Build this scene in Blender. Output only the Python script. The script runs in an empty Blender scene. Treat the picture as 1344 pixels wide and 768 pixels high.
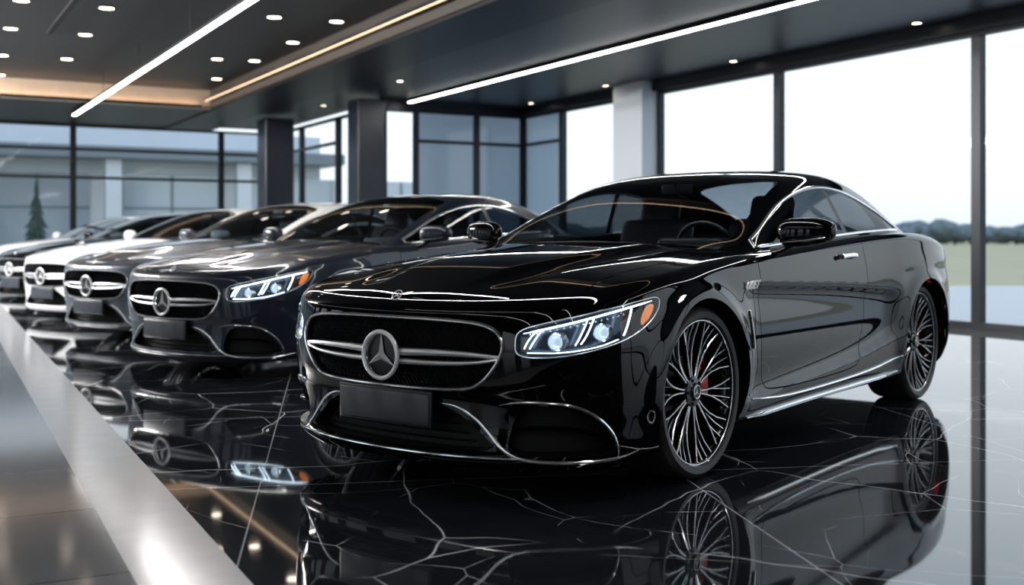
import bpy, bmesh, math, random
import numpy as np
from mathutils import Vector, Matrix, noise
random.seed(5)
sc=bpy.context.scene; COL=sc.collection
pi=math.pi
# ---------------------------------------------------------------- materials
def mat(name,color,rough=.5,metal=0.,coat=0.,emis=None,es=0.,spec=.5):
    m=bpy.data.materials.new(name); m.use_nodes=True
    b=m.node_tree.nodes['Principled BSDF']
    b.inputs['Base Color'].default_value=(*color,1); b.inputs['Roughness'].default_value=rough
    b.inputs['Metallic'].default_value=metal; b.inputs['Coat Weight'].default_value=coat
    b.inputs['Coat Roughness'].default_value=.02; b.inputs['Specular IOR Level'].default_value=spec
    if emis: b.inputs['Emission Color'].default_value=(*emis,1); b.inputs['Emission Strength'].default_value=es
    return m
def noisy(m,scale=20,amt=.3,rough=None,bump=0):
    nt=m.node_tree; b=nt.nodes['Principled BSDF']; tc=nt.nodes.new('ShaderNodeTexCoord'); n=nt.nodes.new('ShaderNodeTexNoise')
    n.inputs['Scale'].default_value=scale; n.inputs['Detail'].default_value=4; nt.links.new(tc.outputs['Object'],n.inputs['Vector'])
    mx=nt.nodes.new('ShaderNodeMix'); mx.data_type='RGBA'; c=list(b.inputs['Base Color'].default_value)
    mx.inputs[6].default_value=(*[x*(1-amt) for x in c[:3]],1); mx.inputs[7].default_value=(*[min(1,x*(1+amt)) for x in c[:3]],1)
    nt.links.new(n.outputs['Fac'],mx.inputs[0]); nt.links.new(mx.outputs[2],b.inputs['Base Color'])
    return m
def glassmat(name,tint=(.8,.85,.9),refl=.9,f0=.05):
    m=bpy.data.materials.new(name); m.use_nodes=True; nt=m.node_tree; nt.nodes.clear()
    o=nt.nodes.new('ShaderNodeOutputMaterial'); t=nt.nodes.new('ShaderNodeBsdfTransparent'); g=nt.nodes.new('ShaderNodeBsdfGlossy')
    t.inputs[0].default_value=(*tint,1); g.inputs['Roughness'].default_value=.01
    lw=nt.nodes.new('ShaderNodeLayerWeight'); lw.inputs[0].default_value=.5
    p=nt.nodes.new('ShaderNodeMath'); p.operation='POWER'; p.inputs[1].default_value=4
    mr=nt.nodes.new('ShaderNodeMapRange'); mr.inputs[3].default_value=f0; mr.inputs[4].default_value=refl
    mx=nt.nodes.new('ShaderNodeMixShader')
    nt.links.new(lw.outputs['Facing'],p.inputs[0]); nt.links.new(p.outputs[0],mr.inputs[0]); nt.links.new(mr.outputs[0],mx.inputs[0])
    nt.links.new(t.outputs[0],mx.inputs[1]); nt.links.new(g.outputs[0],mx.inputs[2]); nt.links.new(mx.outputs[0],o.inputs[0])
    return m
def paint(name,c,metal=0.,rough=.25,spec=.15,ior=1.42):
    m=mat(name,c,rough,metal,1.0,spec=spec); m.node_tree.nodes['Principled BSDF'].inputs['Coat IOR'].default_value=ior; return m
P_BLACK=paint('paint_black',(.0018,.002,.0028),spec=.0); P_NAVY=paint('paint_slate',(.014,.021,.036),.3,.35,.2,1.38)
P_GREY=paint('paint_grey',(.060,.070,.090),.4,.4,.3,1.38); P_WHITE=paint('paint_white',(.93,.94,.95),ior=1.45)
CHROME=mat('chrome',(.95,.96,.98),.13,.9); SILVER=mat('satin_silver',(.85,.87,.90),.25,.7); RIMD=mat('rim_dark',(.012,.013,.016),.2,.6,.5)
BADGE=mat('badge_silver',(.95,.96,.98),.22,.25)
RIMS=mat('rim_machined',(.72,.74,.77),.2,.9); TYRE=noisy(mat('rubber',(.020,.020,.022),.5),60,.3); PLAS=mat('black_plastic',(.004,.004,.005),.35)
DARK=mat('dark_cavity',(.002,.002,.002),.7); PLATE=mat('blank_plate',(.030,.035,.045),.35,.1,.2)
RED=mat('caliper_red',(.85,.015,.012),.3,0,.6); DISC=mat('brake_disc',(.10,.10,.11),.3,1.)
LED=mat('led_white',(1,1,1),.3,0,0,(.74,.88,1.),5.5); AMBER=mat('amber_lamp',(.9,.25,.05),.3,0,.5,(1.,.27,.04),.5)
PROJ=mat('projector_glass',(.35,.45,.55),.04,.2,1.,(.7,.85,1.),.7); LCHR=mat('lamp_reflector',(.08,.10,.13),.22,.8); TAIL=mat('tail_red',(.25,.004,.004),.1,0,1.,(1,.02,.01),.15)
CGLASS=glassmat('car_glass',(.52,.58,.63),.80,.06); SGLASS=glassmat('tinted_glass',(.16,.19,.21),.55,.035); LGLASS=glassmat('lamp_glass',(.9,.94,.97),.8,.05); PGLASS=glassmat('pane_glass',(.98,.985,.99),.06,.004)
LEATH=noisy(mat('leather',(.022,.022,.026),.45),30,.3)
# ---------------------------------------------------------------- math
def natural(pts):
    pts=sorted(pts); x=np.array([p[0] for p in pts],float); y=np.array([p[1] for p in pts],float); n=len(x); h=np.diff(x)
    A=np.zeros((n,n)); r=np.zeros(n); A[0,0]=A[-1,-1]=1
    for i in range(1,n-1):
        A[i,i-1]=h[i-1]; A[i,i]=2*(h[i-1]+h[i]); A[i,i+1]=h[i]; r[i]=6*((y[i+1]-y[i])/h[i]-(y[i]-y[i-1])/h[i-1])
    m=np.linalg.solve(A,r)
    def f(q):
        q=np.clip(np.asarray(q,float),x[0],x[-1]); i=np.clip(np.searchsorted(x,q)-1,0,n-2); a=x[i+1]-q; b=q-x[i]; hh=h[i]
        return m[i]*a**3/(6*hh)+m[i+1]*b**3/(6*hh)+(y[i]/hh-m[i]*hh/6)*a+(y[i+1]/hh-m[i+1]*hh/6)*b
    return f
def hermite(pts):
    pts=sorted(pts); x=np.array([p[0] for p in pts],float); y=np.array([p[1] for p in pts],float); d=np.diff(y)/np.diff(x); m=np.zeros(len(x)); m[0]=d[0]; m[-1]=d[-1]
    for i in range(1,len(x)-1): m[i]=0 if d[i-1]*d[i]<=0 else 2*d[i-1]*d[i]/(d[i-1]+d[i])
    def f(q):
        q=np.clip(np.asarray(q,float),x[0],x[-1]); i=np.clip(np.searchsorted(x,q)-1,0,len(x)-2); h=x[i+1]-x[i]; t=(q-x[i])/h
        return (2*t**3-3*t**2+1)*y[i]+(t**3-2*t**2+t)*h*m[i]+(-2*t**3+3*t**2)*y[i+1]+(t**3-t**2)*h*m[i+1]
    return f
def sstep(x,a,b):
    t=np.clip((x-a)/(b-a),0,1); return t*t*t*(t*(6*t-15)+10)
def chaikin(pts,it=3,closed=True):
    p=np.array(pts,float)
    for _ in range(it):
        if closed:
            q=np.roll(p,-1,0); a=.75*p+.25*q; b=.25*p+.75*q; p=np.empty((2*len(a),p.shape[1])); p[0::2]=a; p[1::2]=b
        else:
            a=.75*p[:-1]+.25*p[1:]; b=.25*p[:-1]+.75*p[1:]; m=np.empty((2*len(a),p.shape[1])); m[0::2]=a; m[1::2]=b; p=np.vstack([p[:1],m,p[-1:]])
    return p
def sdf(poly):
    A=np.array(poly,float); B=np.roll(A,-1,0)
    def f(p):
        p=np.asarray(p,float)[:,None,:2]; e=(B-A)[None]; w=p-A[None]; t=np.clip((w*e).sum(2)/((e*e).sum(2)+1e-12),0,1)
        d=np.sqrt(((w-e*t[...,None])**2).sum(2)).min(1)
        y=p[...,1]; x=p[...,0]; c=((A[None,:,1]>y)!=(B[None,:,1]>y))&(x<(B-A)[None,:,0]*(y-A[None,:,1])/((B-A)[None,:,1]+1e-12)+A[None,:,0])
        s=(c.sum(1)%2)==1; return np.where(s,-d,d)
    return f
# ---------------------------------------------------------------- bmesh tools
def grid(a,b):
    bm=bmesh.new(); vs=[[bm.verts.new((x,y,0)) for y in b] for x in a]
    for i in range(len(a)-1):
        for j in range(len(b)-1): bm.faces.new((vs[i][j],vs[i+1][j],vs[i+1][j+1],vs[i][j+1]))
    return bm
def cos_(bm): return np.array([v.co[:] for v in bm.verts])
def isocut(bm,fn,eps=2e-4):
    bm.verts.ensure_lookup_table(); bm.verts.index_update(); val=fn(cos_(bm)); val=np.where(np.abs(val)<eps,0,val)
    on=set(v for v in bm.verts if val[v.index]==0); cr=[]
    for e in bm.edges:
        a,b=e.verts; x,y=val[a.index],val[b.index]
        if x*y<0: cr.append((e,a,x/(x-y)))
    fs=set()
    for v in on: fs.update(v.link_faces)
    for e,a,f in cr: fs.update(e.link_faces)
    for e,a,f in cr:
        _,nv=bmesh.utils.edge_split(e,a,float(f)); on.add(nv)
    for f in list(fs):
        o=[v for v in f.verts if v in on]
        if len(o)==2:
            k=[v for v in f.verts]; d=abs(k.index(o[0])-k.index(o[1]))
            if d not in (1,len(k)-1):
                try: bmesh.utils.face_split(f,o[0],o[1])
                except Exception: pass
def fcent(bm): return np.array([f.calc_center_median()[:] for f in bm.faces])
def keep(bm,fn,sign=1):
    if not len(bm.faces): return bm
    v=fn(fcent(bm)); bm.faces.ensure_lookup_table()
    bmesh.ops.delete(bm,geom=[f for f,q in zip(list(bm.faces),v) if q*sign<0],context='FACES'); return bm
def take(bm,fn,gap=.0):
    isocut(bm,fn)
    if gap: isocut(bm,lambda c:fn(c)-gap)
    o=bm.copy(); keep(o,fn,-1); keep(bm,(lambda c:fn(c)-gap) if gap else fn,1); return o
def hole(bm,fn): isocut(bm,fn); keep(bm,fn,1)
def mapto(bm,F):
    c=F(cos_(bm))
    for v,p in zip(bm.verts,c): v.co=p
def orient(bm,cen=(0,0,.5)):
    bm.normal_update(); c=Vector(cen); s=sum((f.calc_center_median()-c).dot(f.normal)*f.calc_area() for f in bm.faces)
    if s<0: bmesh.ops.reverse_faces(bm,faces=bm.faces[:])
def mirror(bm,merge=True):
    g=bmesh.ops.duplicate(bm,geom=bm.verts[:]+bm.edges[:]+bm.faces[:])
    for v in [x for x in g['geom'] if isinstance(x,bmesh.types.BMVert)]: v.co.y*=-1
    bmesh.ops.reverse_faces(bm,faces=[x for x in g['geom'] if isinstance(x,bmesh.types.BMFace)])
    if merge: bmesh.ops.remove_doubles(bm,verts=[v for v in bm.verts if abs(v.co.y)<2e-4],dist=1e-4)
def flipy(bm):
    o=bm.copy()
    for v in o.verts: v.co.y*=-1
    bmesh.ops.reverse_faces(o,faces=o.faces[:]); return o
def obj(name,bm,m,parent=None,smooth=True,angle=40,loc=None):
    me=bpy.data.meshes.new(name); bm.to_mesh(me); bm.free()
    if smooth and len(me.polygons):
        me.polygons.foreach_set('use_smooth',[True]*len(me.polygons)); me.set_sharp_from_angle(angle=math.radians(angle))
    me.materials.append(m); o=bpy.data.objects.new(name,me); COL.objects.link(o)
    if parent: o.parent=parent
    if loc: o.location=loc
    return o
def tube(bm,pts,w,h=None,nrm=None,closed=False,seg=8,taper=None):
    h=h or w; pts=[Vector(p) for p in pts]; n=len(pts); rings=[]
    for i,p in enumerate(pts):
        a=pts[(i-1)%n] if (closed or i>0) else p; b=pts[(i+1)%n] if (closed or i<n-1) else p
        T=(b-a).normalized(); N=Vector(nrm[i]) if nrm is not None else (Vector((0,0,1)) if abs(T.z)<.9 else Vector((1,0,0)))
        B=T.cross(N).normalized(); N=B.cross(T).normalized(); k=taper[i] if taper is not None else 1
        rings.append([bm.verts.new(p+B*(w*k*math.cos(2*pi*j/seg))+N*(h*k*math.sin(2*pi*j/seg))) for j in range(seg)])
    for i in range(n if closed else n-1):
        r0,r1=rings[i],rings[(i+1)%n]
        for j in range(seg): bm.faces.new((r0[j],r0[(j+1)%seg],r1[(j+1)%seg],r1[j]))
    if not closed: bm.faces.new(rings[0][::-1]); bm.faces.new(rings[-1])
    return bm
def lathe(bm,prof,seg=48,closed=False):
    rings=[[bm.verts.new((r*math.cos(2*pi*k/seg),y,r*math.sin(2*pi*k/seg))) for k in range(seg)] for r,y in prof]
    n=len(rings)
    for i in range(n if closed else n-1):
        a,b=rings[i],rings[(i+1)%n]
        for k in range(seg): bm.faces.new((a[k],a[(k+1)%seg],b[(k+1)%seg],b[k]))
    return rings
def rbox(bm,c,s,bev=.01,rot=None,seg=3):
    g=bmesh.ops.create_cube(bm,size=1); vs=g['verts']; 
    for v in vs: v.co=Vector((v.co.x*s[0],v.co.y*s[1],v.co.z*s[2]))
    if bev:
        es=list({e for v in vs for e in v.link_edges}); r=bmesh.ops.bevel(bm,geom=es,offset=bev,segments=seg,affect='EDGES',profile=.5); vs=list({v for f in r['faces'] for v in f.verts}|{v for v in vs if v.is_valid})
        st=list(vs); seen=set(vs)
        while st:
            v=st.pop()
            for e in v.link_edges:
                o=e.other_vert(v)
                if o not in seen: seen.add(o); st.append(o)
        vs=list(seen)
    M=Matrix.Translation(Vector(c))@(rot.to_4x4() if rot else Matrix.Identity(4))
    for v in vs: v.co=M@v.co
    return bm
# ---------------------------------------------------------------- car body surface
XC,XRC,XF,XT_=1.3,-1.55,2.46,-2.62; NF,NR,B0=4.6,3.6,.95; RT=.86; AM=math.radians(75)
def sel(phi,a,b,n):
    return (np.abs(np.cos(phi)/a)**n+np.abs(np.sin(phi)/b)**n)**(-1/n)
ph=np.linspace(0,pi/2,3000); r=sel(ph,XF-XC,B0,NF); fx=XC+r*np.cos(ph); fy=r*np.sin(ph); fx=fx-.2*fy**2*(fx-XC)/(XF-XC)
uF=np.concatenate([[0],np.cumsum(np.hypot(np.diff(fx),np.diff(fy)))]); UF=uF[-1]
UM=UF+(XC-XRC)
ph2=np.linspace(pi/2,0,3000); r2=sel(ph2,XRC-XT_,B0,NR); rx=XRC-r2*np.cos(ph2); ry=r2*np.sin(ph2)
uR=UM+np.concatenate([[0],np.cumsum(np.hypot(np.diff(rx),np.diff(ry)))]); UE=uR[-1]
UT=np.concatenate([uF,uR]); XTAB=np.concatenate([fx,rx]); PHT=np.concatenate([ph,ph2])
def xref(u): return np.interp(u,UT,XTAB)
def uox(x): return float(np.interp(-x,-XTAB,UT))
ZS=natural([(2.46,.785),(2.33,.80),(2.2,.815),(1.9,.86),(1.47,.91),(1.0,.955),(.7,.97),(.2,1.0),(-.35,1.03),(-1,1.06),(-1.5,1.06),(-1.9,1.025),(-2.3,.955),(-2.62,.885)])
ZB=hermite([(2.46,.125),(2.2,.125),(1.9,.15),(1.4,.17),(-1.5,.18),(-2.1,.22),(-2.62,.26)])
INS=hermite([(0,.06),(.05,.028),(.15,.012),(.4,0),(.62,.003),(.82,.018),(.93,.034),(1,.042)])
INF=hermite([(0,.055),(.04,.030),(.12,.022),(.25,.030),(.38,.026),(.52,.010),(.70,.0),(.88,.012),(1,.03)])
INR=hermite([(0,.13),(.2,.05),(.45,.0),(.7,.015),(.9,.05),(1,.03)])
WP=natural([(2.46,.985),(1.9,.97),(1.3,.955),(.6,.938),(-.2,.930),(-1,.955),(-1.5,.985),(-2.0,.965),(-2.62,.90)])
RAD=.052
ZL1=natural([(1.2,.83),(.5,.80),(-.3,.765),(-1.1,.71)])
ZL2=natural([(1.1,.27),(.3,.31),(-.5,.37),(-1.1,.46)])
def zof(u,t):
    x=xref(u); zs=ZS(x); zb=ZB(x)
    a=np.clip((t-RT)/(1-RT),0,1)*AM
    return np.where(t<=RT,zb+(zs-RAD-zb)*t/RT,zs-RAD+RAD*np.sin(a)/math.sin(AM))
def tof(u,z):
    x=xref(u); zs=ZS(x); zb=ZB(x); lo=RT*(z-zb)/(zs-RAD-zb)
    s=np.clip((z-(zs-RAD))/RAD*math.sin(AM),0,math.sin(AM)); return np.where(z<=zs-RAD,lo,RT+(1-RT)*np.arcsin(s)/AM)
def S(u,t):
    u=np.asarray(u,float); t=np.asarray(t,float)*np.ones_like(u); x=xref(u); zs=ZS(x); zb=ZB(x); z=zof(u,t); h=(z-zb)/(zs-zb)
    al=np.clip((t-RT)/(1-RT),0,1)*AM; rin=RAD*(1-np.cos(al))*1.35
    phi=np.interp(u,UT,PHT)
    aF=XF-INF(h)-rin-XC; aR=XRC-(XT_+INR(h)+rin)
    rF=sel(phi,aF,B0,NF); rR=sel(phi,aR,B0,NR)
    XFp=XC+rF*np.cos(phi); YF=rF*np.sin(phi); XFp=XFp-.2*YF**2*(XFp-XC)/(XF-XC)
    XR=XRC-rR*np.cos(phi); YR=rR*np.sin(phi)
    X=np.where(u<UF,XFp,np.where(u>UM,XR,x)); Y=np.where(u<UF,YF,np.where(u>UM,YR,B0))
    Y=Y*(WP(X)-INS(h)-rin)/B0
    w=sstep(Y,.7,.88)
    for ax in (1.47,-1.47):
        d=np.hypot(X-ax,z-.37); Y=Y+w*.024*np.exp(-((d-.41)/.065)**2)*sstep(z,.2,.4)
    f=sstep(X,-1.15,-.8)*(1-sstep(X,.85,1.15))
    d=np.maximum(ZL1(X)-z,0)/.07; Y=Y-w*f*.024*d*np.exp(1-d)
    d=np.maximum(z-ZL2(X),0)/.08; Y=Y-w*f*.032*d*np.exp(1-d)
    g=sstep(-X,.9,1.4)*(1-sstep(-X,2.2,2.5)); d=np.maximum((.86-.03*(X+1.5))-z,0)/.05; Y=Y-w*g*.007*d*np.exp(1-d)
    return np.stack([X,Y,z],-1)
def SN(u,t,e=1e-3):
    du=(S(u+e,t)-S(np.maximum(u-e,0),t)); 
    dt=(S(u,np.minimum(t+e,1))-S(u,t-e)); n=np.cross(du,dt); return n/(np.linalg.norm(n,axis=-1,keepdims=True)+1e-12)
def PT(uz,off=0.,ret=False):
    uz=np.atleast_2d(np.array(uz,float)); u=np.abs(uz[:,0]); sg=np.where(uz[:,0]<0,-1.,1.); t=tof(u,uz[:,1])
    p=S(u,t); n=SN(np.maximum(u,2e-3),t); n[u<4e-3,1]=0
    q=p+n*off
    q=q.copy(); n=n.copy(); q[:,1]*=sg; n[:,1]*=sg
    return (q,n) if ret else q
def resample(p,step,closed=False):
    p=np.array(p,float)
    if closed: p=np.vstack([p,p[:1]])
    L=np.concatenate([[0],np.cumsum(np.linalg.norm(np.diff(p,axis=0),axis=1))]); n=max(3,int(L[-1]/step)+1); s=np.linspace(0,L[-1],n)
    q=np.stack([np.interp(s,L,p[:,k]) for k in range(p.shape[1])],1); return q[:-1] if closed else q
def stube(bm,path,w,h,off=0.,closed=False,sm=2,taper=None,step=.02,seg=8):
    q=chaikin(path,sm,closed); q=resample(q,step,closed); p,n=PT(q,off,True); tp=None
    if taper: 
        s=np.linspace(0,1,len(q)); tp=[taper(x) for x in s]
    tube(bm,p,w,h,nrm=n,closed=closed,seg=seg,taper=tp); return bm
def ends(x,a=.15,m=.15): return max(m,min(1,x/a,(1-x)/a))
def patch(poly,off,res=.015):
    P=np.array(poly); a=np.arange(P[:,0].min()-res,P[:,0].max()+2*res,res); b=np.arange(P[:,1].min()-res,P[:,1].max()+2*res,res)
    bm=grid(a,b); f=sdf(poly); hole(bm,lambda c:-f(c)); 
    mapto(bm,lambda c:PT(c[:,:2],off)); return bm
def strip(bm,poly,d0,d1,closed=True):
    q=resample(poly,.012,closed); A=PT(q,d0); B=PT(q,d1); va=[bm.verts.new(p) for p in A]; vb=[bm.verts.new(p) for p in B]; n=len(va)
    for i in range(n if closed else n-1): bm.faces.new((va[i],va[(i+1)%n],vb[(i+1)%n],vb[i]))
    return bm
def sym(half):
    h=list(half); return h+[(-a,b) for a,b in h[::-1] if a>1e-6]
GR=chaikin(sym([(0,.714),(.32,.712),(.50,.698),(.560,.645),(.545,.57),(.46,.462),(.37,.435),(0,.430)]),2)
CI=chaikin(sym([(0,.385),(.22,.385),(.35,.350),(.46,.27),(.53,.215),(.42,.198),(0,.198)]),2)
SI=chaikin([(.60,.355),(.66,.388),(.80,.382),(.90,.340),(.975,.270),(1.02,.195),(.80,.190),(.60,.190),(.565,.225)],1)
HL=chaikin([(.605,.575),(.60,.63),(.615,.682),(.76,.716),(.95,.752),(1.14,.784),(1.29,.804),(1.25,.738),(1.17,.684),(1.05,.635),(.90,.598),(.75,.574)],2)
TL=chaikin([(UE-.62,.78),(UE-.30,.80),(UE-.28,.72),(UE-.55,.68),(UE-.95,.74),(UE-1.02,.81)],2)
fGR,fCI,fSI,fHL,fTL=map(sdf,(GR,CI,SI,HL,TL))
us=np.concatenate([np.linspace(0,UF,110),np.linspace(UF,UM,135)[1:],np.linspace(UM,UE,70)[1:]]); ts=np.concatenate([np.linspace(0,RT,48),np.linspace(RT,1,13)[1:]])
side=grid(us,ts)
def uz(c): return np.stack([c[:,0],zof(c[:,0],c[:,1])],1)
for f in (fGR,fCI,fSI,fHL,fTL): hole(side,lambda c,f=f:f(uz(c)))
def farch(c):
    q=S(c[:,0],c[:,1]); return np.minimum(np.hypot(q[:,0]-1.47,q[:,2]-.375),np.hypot(q[:,0]+1.47,q[:,2]-.375))-.402+np.where(q[:,1]<.6,1,0)
hole(side,farch)
du0,du1=uox(.86),uox(-.52)
DOOR=[(du0,1.3),(du0,.80),(du0-.015,.55),(du0+.05,.34),(du0+.10,.30),(du1-.18,.30),(du1-.08,.36),(du1+.02,.55),(du1+.03,.80),(du1-.02,1.3)]
DOOR=np.vstack([DOOR[:1],chaikin(DOOR[1:-1],2,False),DOOR[-1:]]); fD=sdf(DOOR)
door=take(side,lambda c:fD(uz(c)),.006)
Smap=lambda c:S(c[:,0],c[:,1])
mapto(side,Smap); mapto(door,Smap)
ZC=natural([(2.40,.79),(2.3,.822),(2.1,.868),(1.8,.92),(1.4,.968),(1.0,1.005),(.8,1.015),(0,1.04),(-1.5,1.08),(-1.9,1.055),(-2.2,1.02),(-2.42,.98),(-2.56,.925)])
YC=natural([(2.4,.20),(2.0,.30),(1.0,.47)])
SHtab=S(us,np.ones_like(us))
def Cp(c):
    u=c[:,0]; r_=c[:,1]; s=S(u,np.ones_like(u)); X,Ys,Zs=s[:,0],s[:,1],s[:,2]; q=1-r_; y=Ys*q
    z=Zs+(ZC(X)-Zs)*(1-q*q)*sstep(Ys,0,.25)
    z=z+.020*sstep(YC(X)-y,-.04,.04)*sstep(X,.9,1.1)*(1-sstep(X,1.9,2.33))
    k=sstep(X,.9,1.1)*(1-sstep(X,2.0,2.35)); z=z-.010*k*np.exp(-((y-YC(X)-.10)/.06)**2)
    return np.stack([X,y,z],-1)
capb=grid(us,np.linspace(0,1,46))
def xy(c): q=Cp(c); return q[:,0],q[:,1]
def fcab(c): x,y=xy(c); return np.maximum(np.maximum(x-.82,-1.62-x),y-.76)
hole(capb,fcab)
YH=natural([(2.4,.97),(2.2,.80),(2.0,.735),(1.5,.735),(1.0,.745)])
def fh(c): x,y=xy(c); return np.maximum(y-YH(x),1.0-x)
hood=take(capb,fh,.006)
def ft(c): x,y=xy(c); return np.maximum(y-.62,x+1.80)
trunk=take(capb,ft,.006)
for b in (capb,hood,trunk): mapto(b,Cp)
# ---------------------------------------------------------------- cabin
def clampbasis(n,v,k=3):
    kn=np.concatenate([[0]*k,np.linspace(0,1,n-k+1),[1]*k]); v=np.clip(np.asarray(v,float),0,1-1e-9); N=[((v>=kn[i])&(v<kn[i+1])).astype(float) for i in range(len(kn)-1)]
    for d in range(1,k+1):
        M=[]
        for i in range(len(kn)-1-d):
            a=kn[i+d]-kn[i]; b=kn[i+d+1]-kn[i+1]; t=np.zeros_like(v)
            if a>0: t=t+(v-kn[i])/a*N[i]
            if b>0: t=t+(kn[i+d+1]-v)/b*N[i+1]
            M.append(t)
        N=M
    return N
xs_sh=SHtab[:,0]; ys_sh=SHtab[:,1]
def ysh(x): return np.interp(-x,-xs_sh,ys_sh)
YB=natural([(1.0,.80),(.7,.835),(.2,.86),(-.5,.87),(-1,.87),(-1.5,.83),(-1.8,.77),(-2.12,.68)])
YR=natural([(1.0,.765),(.7,.755),(.4,.715),(.1,.675),(-.3,.65),(-.8,.635),(-1.2,.625),(-1.6,.615),(-2.12,.60)])
ZR=natural([(1.0,.93),(.8,.99),(.55,1.10),(.3,1.205),(.05,1.298),(-.2,1.357),(-.5,1.382),(-.85,1.368),(-1.2,1.305),(-1.6,1.18),(-1.9,1.06),(-2.12,.98)])
ZCC=natural([(1.0,.975),(.8,1.065),(.5,1.20),(.2,1.318),(0,1.382),(-.25,1.430),(-.55,1.450),(-.9,1.438),(-1.3,1.365),(-1.7,1.228),(-2.12,1.02)])
def CB(c):
    x=c[:,0]; v=c[:,1]; yb=np.minimum(YB(x),ysh(x)-.008); zb=ZS(x)-.025; yr=YR(x)+.015; zr=ZR(x)+.012; zc=ZCC(x)
    Q=[(yb,zb),(yb+(yr-yb)*.30,zb+(zr-zb)*.36),(yb+(yr-yb)*.66,zb+(zr-zb)*.72),(yr,zr),(yr*.80,zr+.62*(zc-zr)),(yr*.42,zr+.98*(zc-zr)),(yr*0,zc)]
    N=clampbasis(7,v); y=sum(N[i]*Q[i][0] for i in range(7)); z=sum(N[i]*Q[i][1] for i in range(7)); return np.stack([x,y,z],-1)
cab=grid(np.linspace(1.0,-2.12,150),np.linspace(0,1,64))
ZT=natural([(.80,.985),(.6,1.062),(.3,1.185),(.05,1.262),(-.2,1.310),(-.5,1.325),(-.8,1.292),(-1.1,1.208),(-1.36,1.10)])
def smax(*a,k=.012):
    r=a[0]
    for b in a[1:]:
        h=np.clip(.5+.5*(b-r)/k,0,1); r=r*(1-h)+b*h+k*h*(1-h)
    return r
def fdlo(c):
    q=CB(c); x,y,z=q.T; return np.where(y>.5,smax((ZS(x)+.02)-z,z-ZT(x),x-.70,-1.34-x,k=.02),.2)
def fws(c):
    q=CB(c); x,y,z=q.T; return smax(y-(YR(x)-.045),(-.04-.09*(1-(y/.6)**2))-x,k=.05)
def frw(c):
    q=CB(c); x,y,z=q.T; return smax(y-(YR(x)-.11),x+1.17+.10*(y/.6)**2-.04,-2.02-x,k=.06)
dlo=take(cab,fdlo); wsh=take(cab,fws); rwd=take(cab,frw)
def fq(c): q=CB(c); return -(q[:,0]-(-.44+.22*(q[:,2]-1.2)))
BPW=.05
isocut(dlo,fq); isocut(dlo,lambda c:fq(c)-BPW)
g1=dlo.copy(); keep(g1,fq,-1); g2=dlo.copy(); keep(g2,lambda c:fq(c)-BPW,1); bp=dlo; keep(bp,fq,1); keep(bp,lambda c:fq(c)-BPW,-1)
for b in (cab,wsh,rwd,g1,g2,bp): mapto(b,CB)
def PCAB(x,z,off=0.):
    v=np.linspace(0,.6,300); c=CB(np.stack([np.full(300,x),v],1)); i=np.interp(z,c[:,2],v); p=CB(np.array([[x,i]]))[0]
    a=CB(np.array([[x+.002,i]]))[0]-CB(np.array([[x-.002,i]]))[0]; b=CB(np.array([[x,i+.002]]))[0]-CB(np.array([[x,max(i-.002,0)]]))[0]; n=np.cross(b,a); n/=np.linalg.norm(n)
    if n[1]<0: n=-n
    return p+n*off,n
# ---------------------------------------------------------------- emblem
def star(bm,c,R,d=.012,ax='x',k_=.19):
    def P(a,r,h): 
        y,z=r*math.cos(a),r*math.sin(a); return Vector(c)+(Vector((h,y,z)) if ax=='x' else Vector((y,h,z)))
    tor=[P(2*pi*k/48,R,d*.3) for k in range(48)]; N=Vector((1,0,0)) if ax=='x' else Vector((0,1,0))
    tube(bm,tor,R*.10,R*.10,nrm=[N]*48,closed=True,seg=8)
    o=[]
    for k in range(3): o+= [P(pi/2+2*pi*k/3,R*.95,0),P(pi/2+2*pi*k/3+pi/3,R*k_,0)]
    vs=[bm.verts.new(p) for p in o]; t=bm.verts.new(P(0,0,d)); 
    for i in range(6): bm.faces.new((vs[i],vs[(i+1)%6],t))
LETT=mat('lettering_white',(.9,.92,.95),.4,emis=(1,1,1),es=.12)  # faint glow put into the material keeps the letters bright; not a lamp
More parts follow.
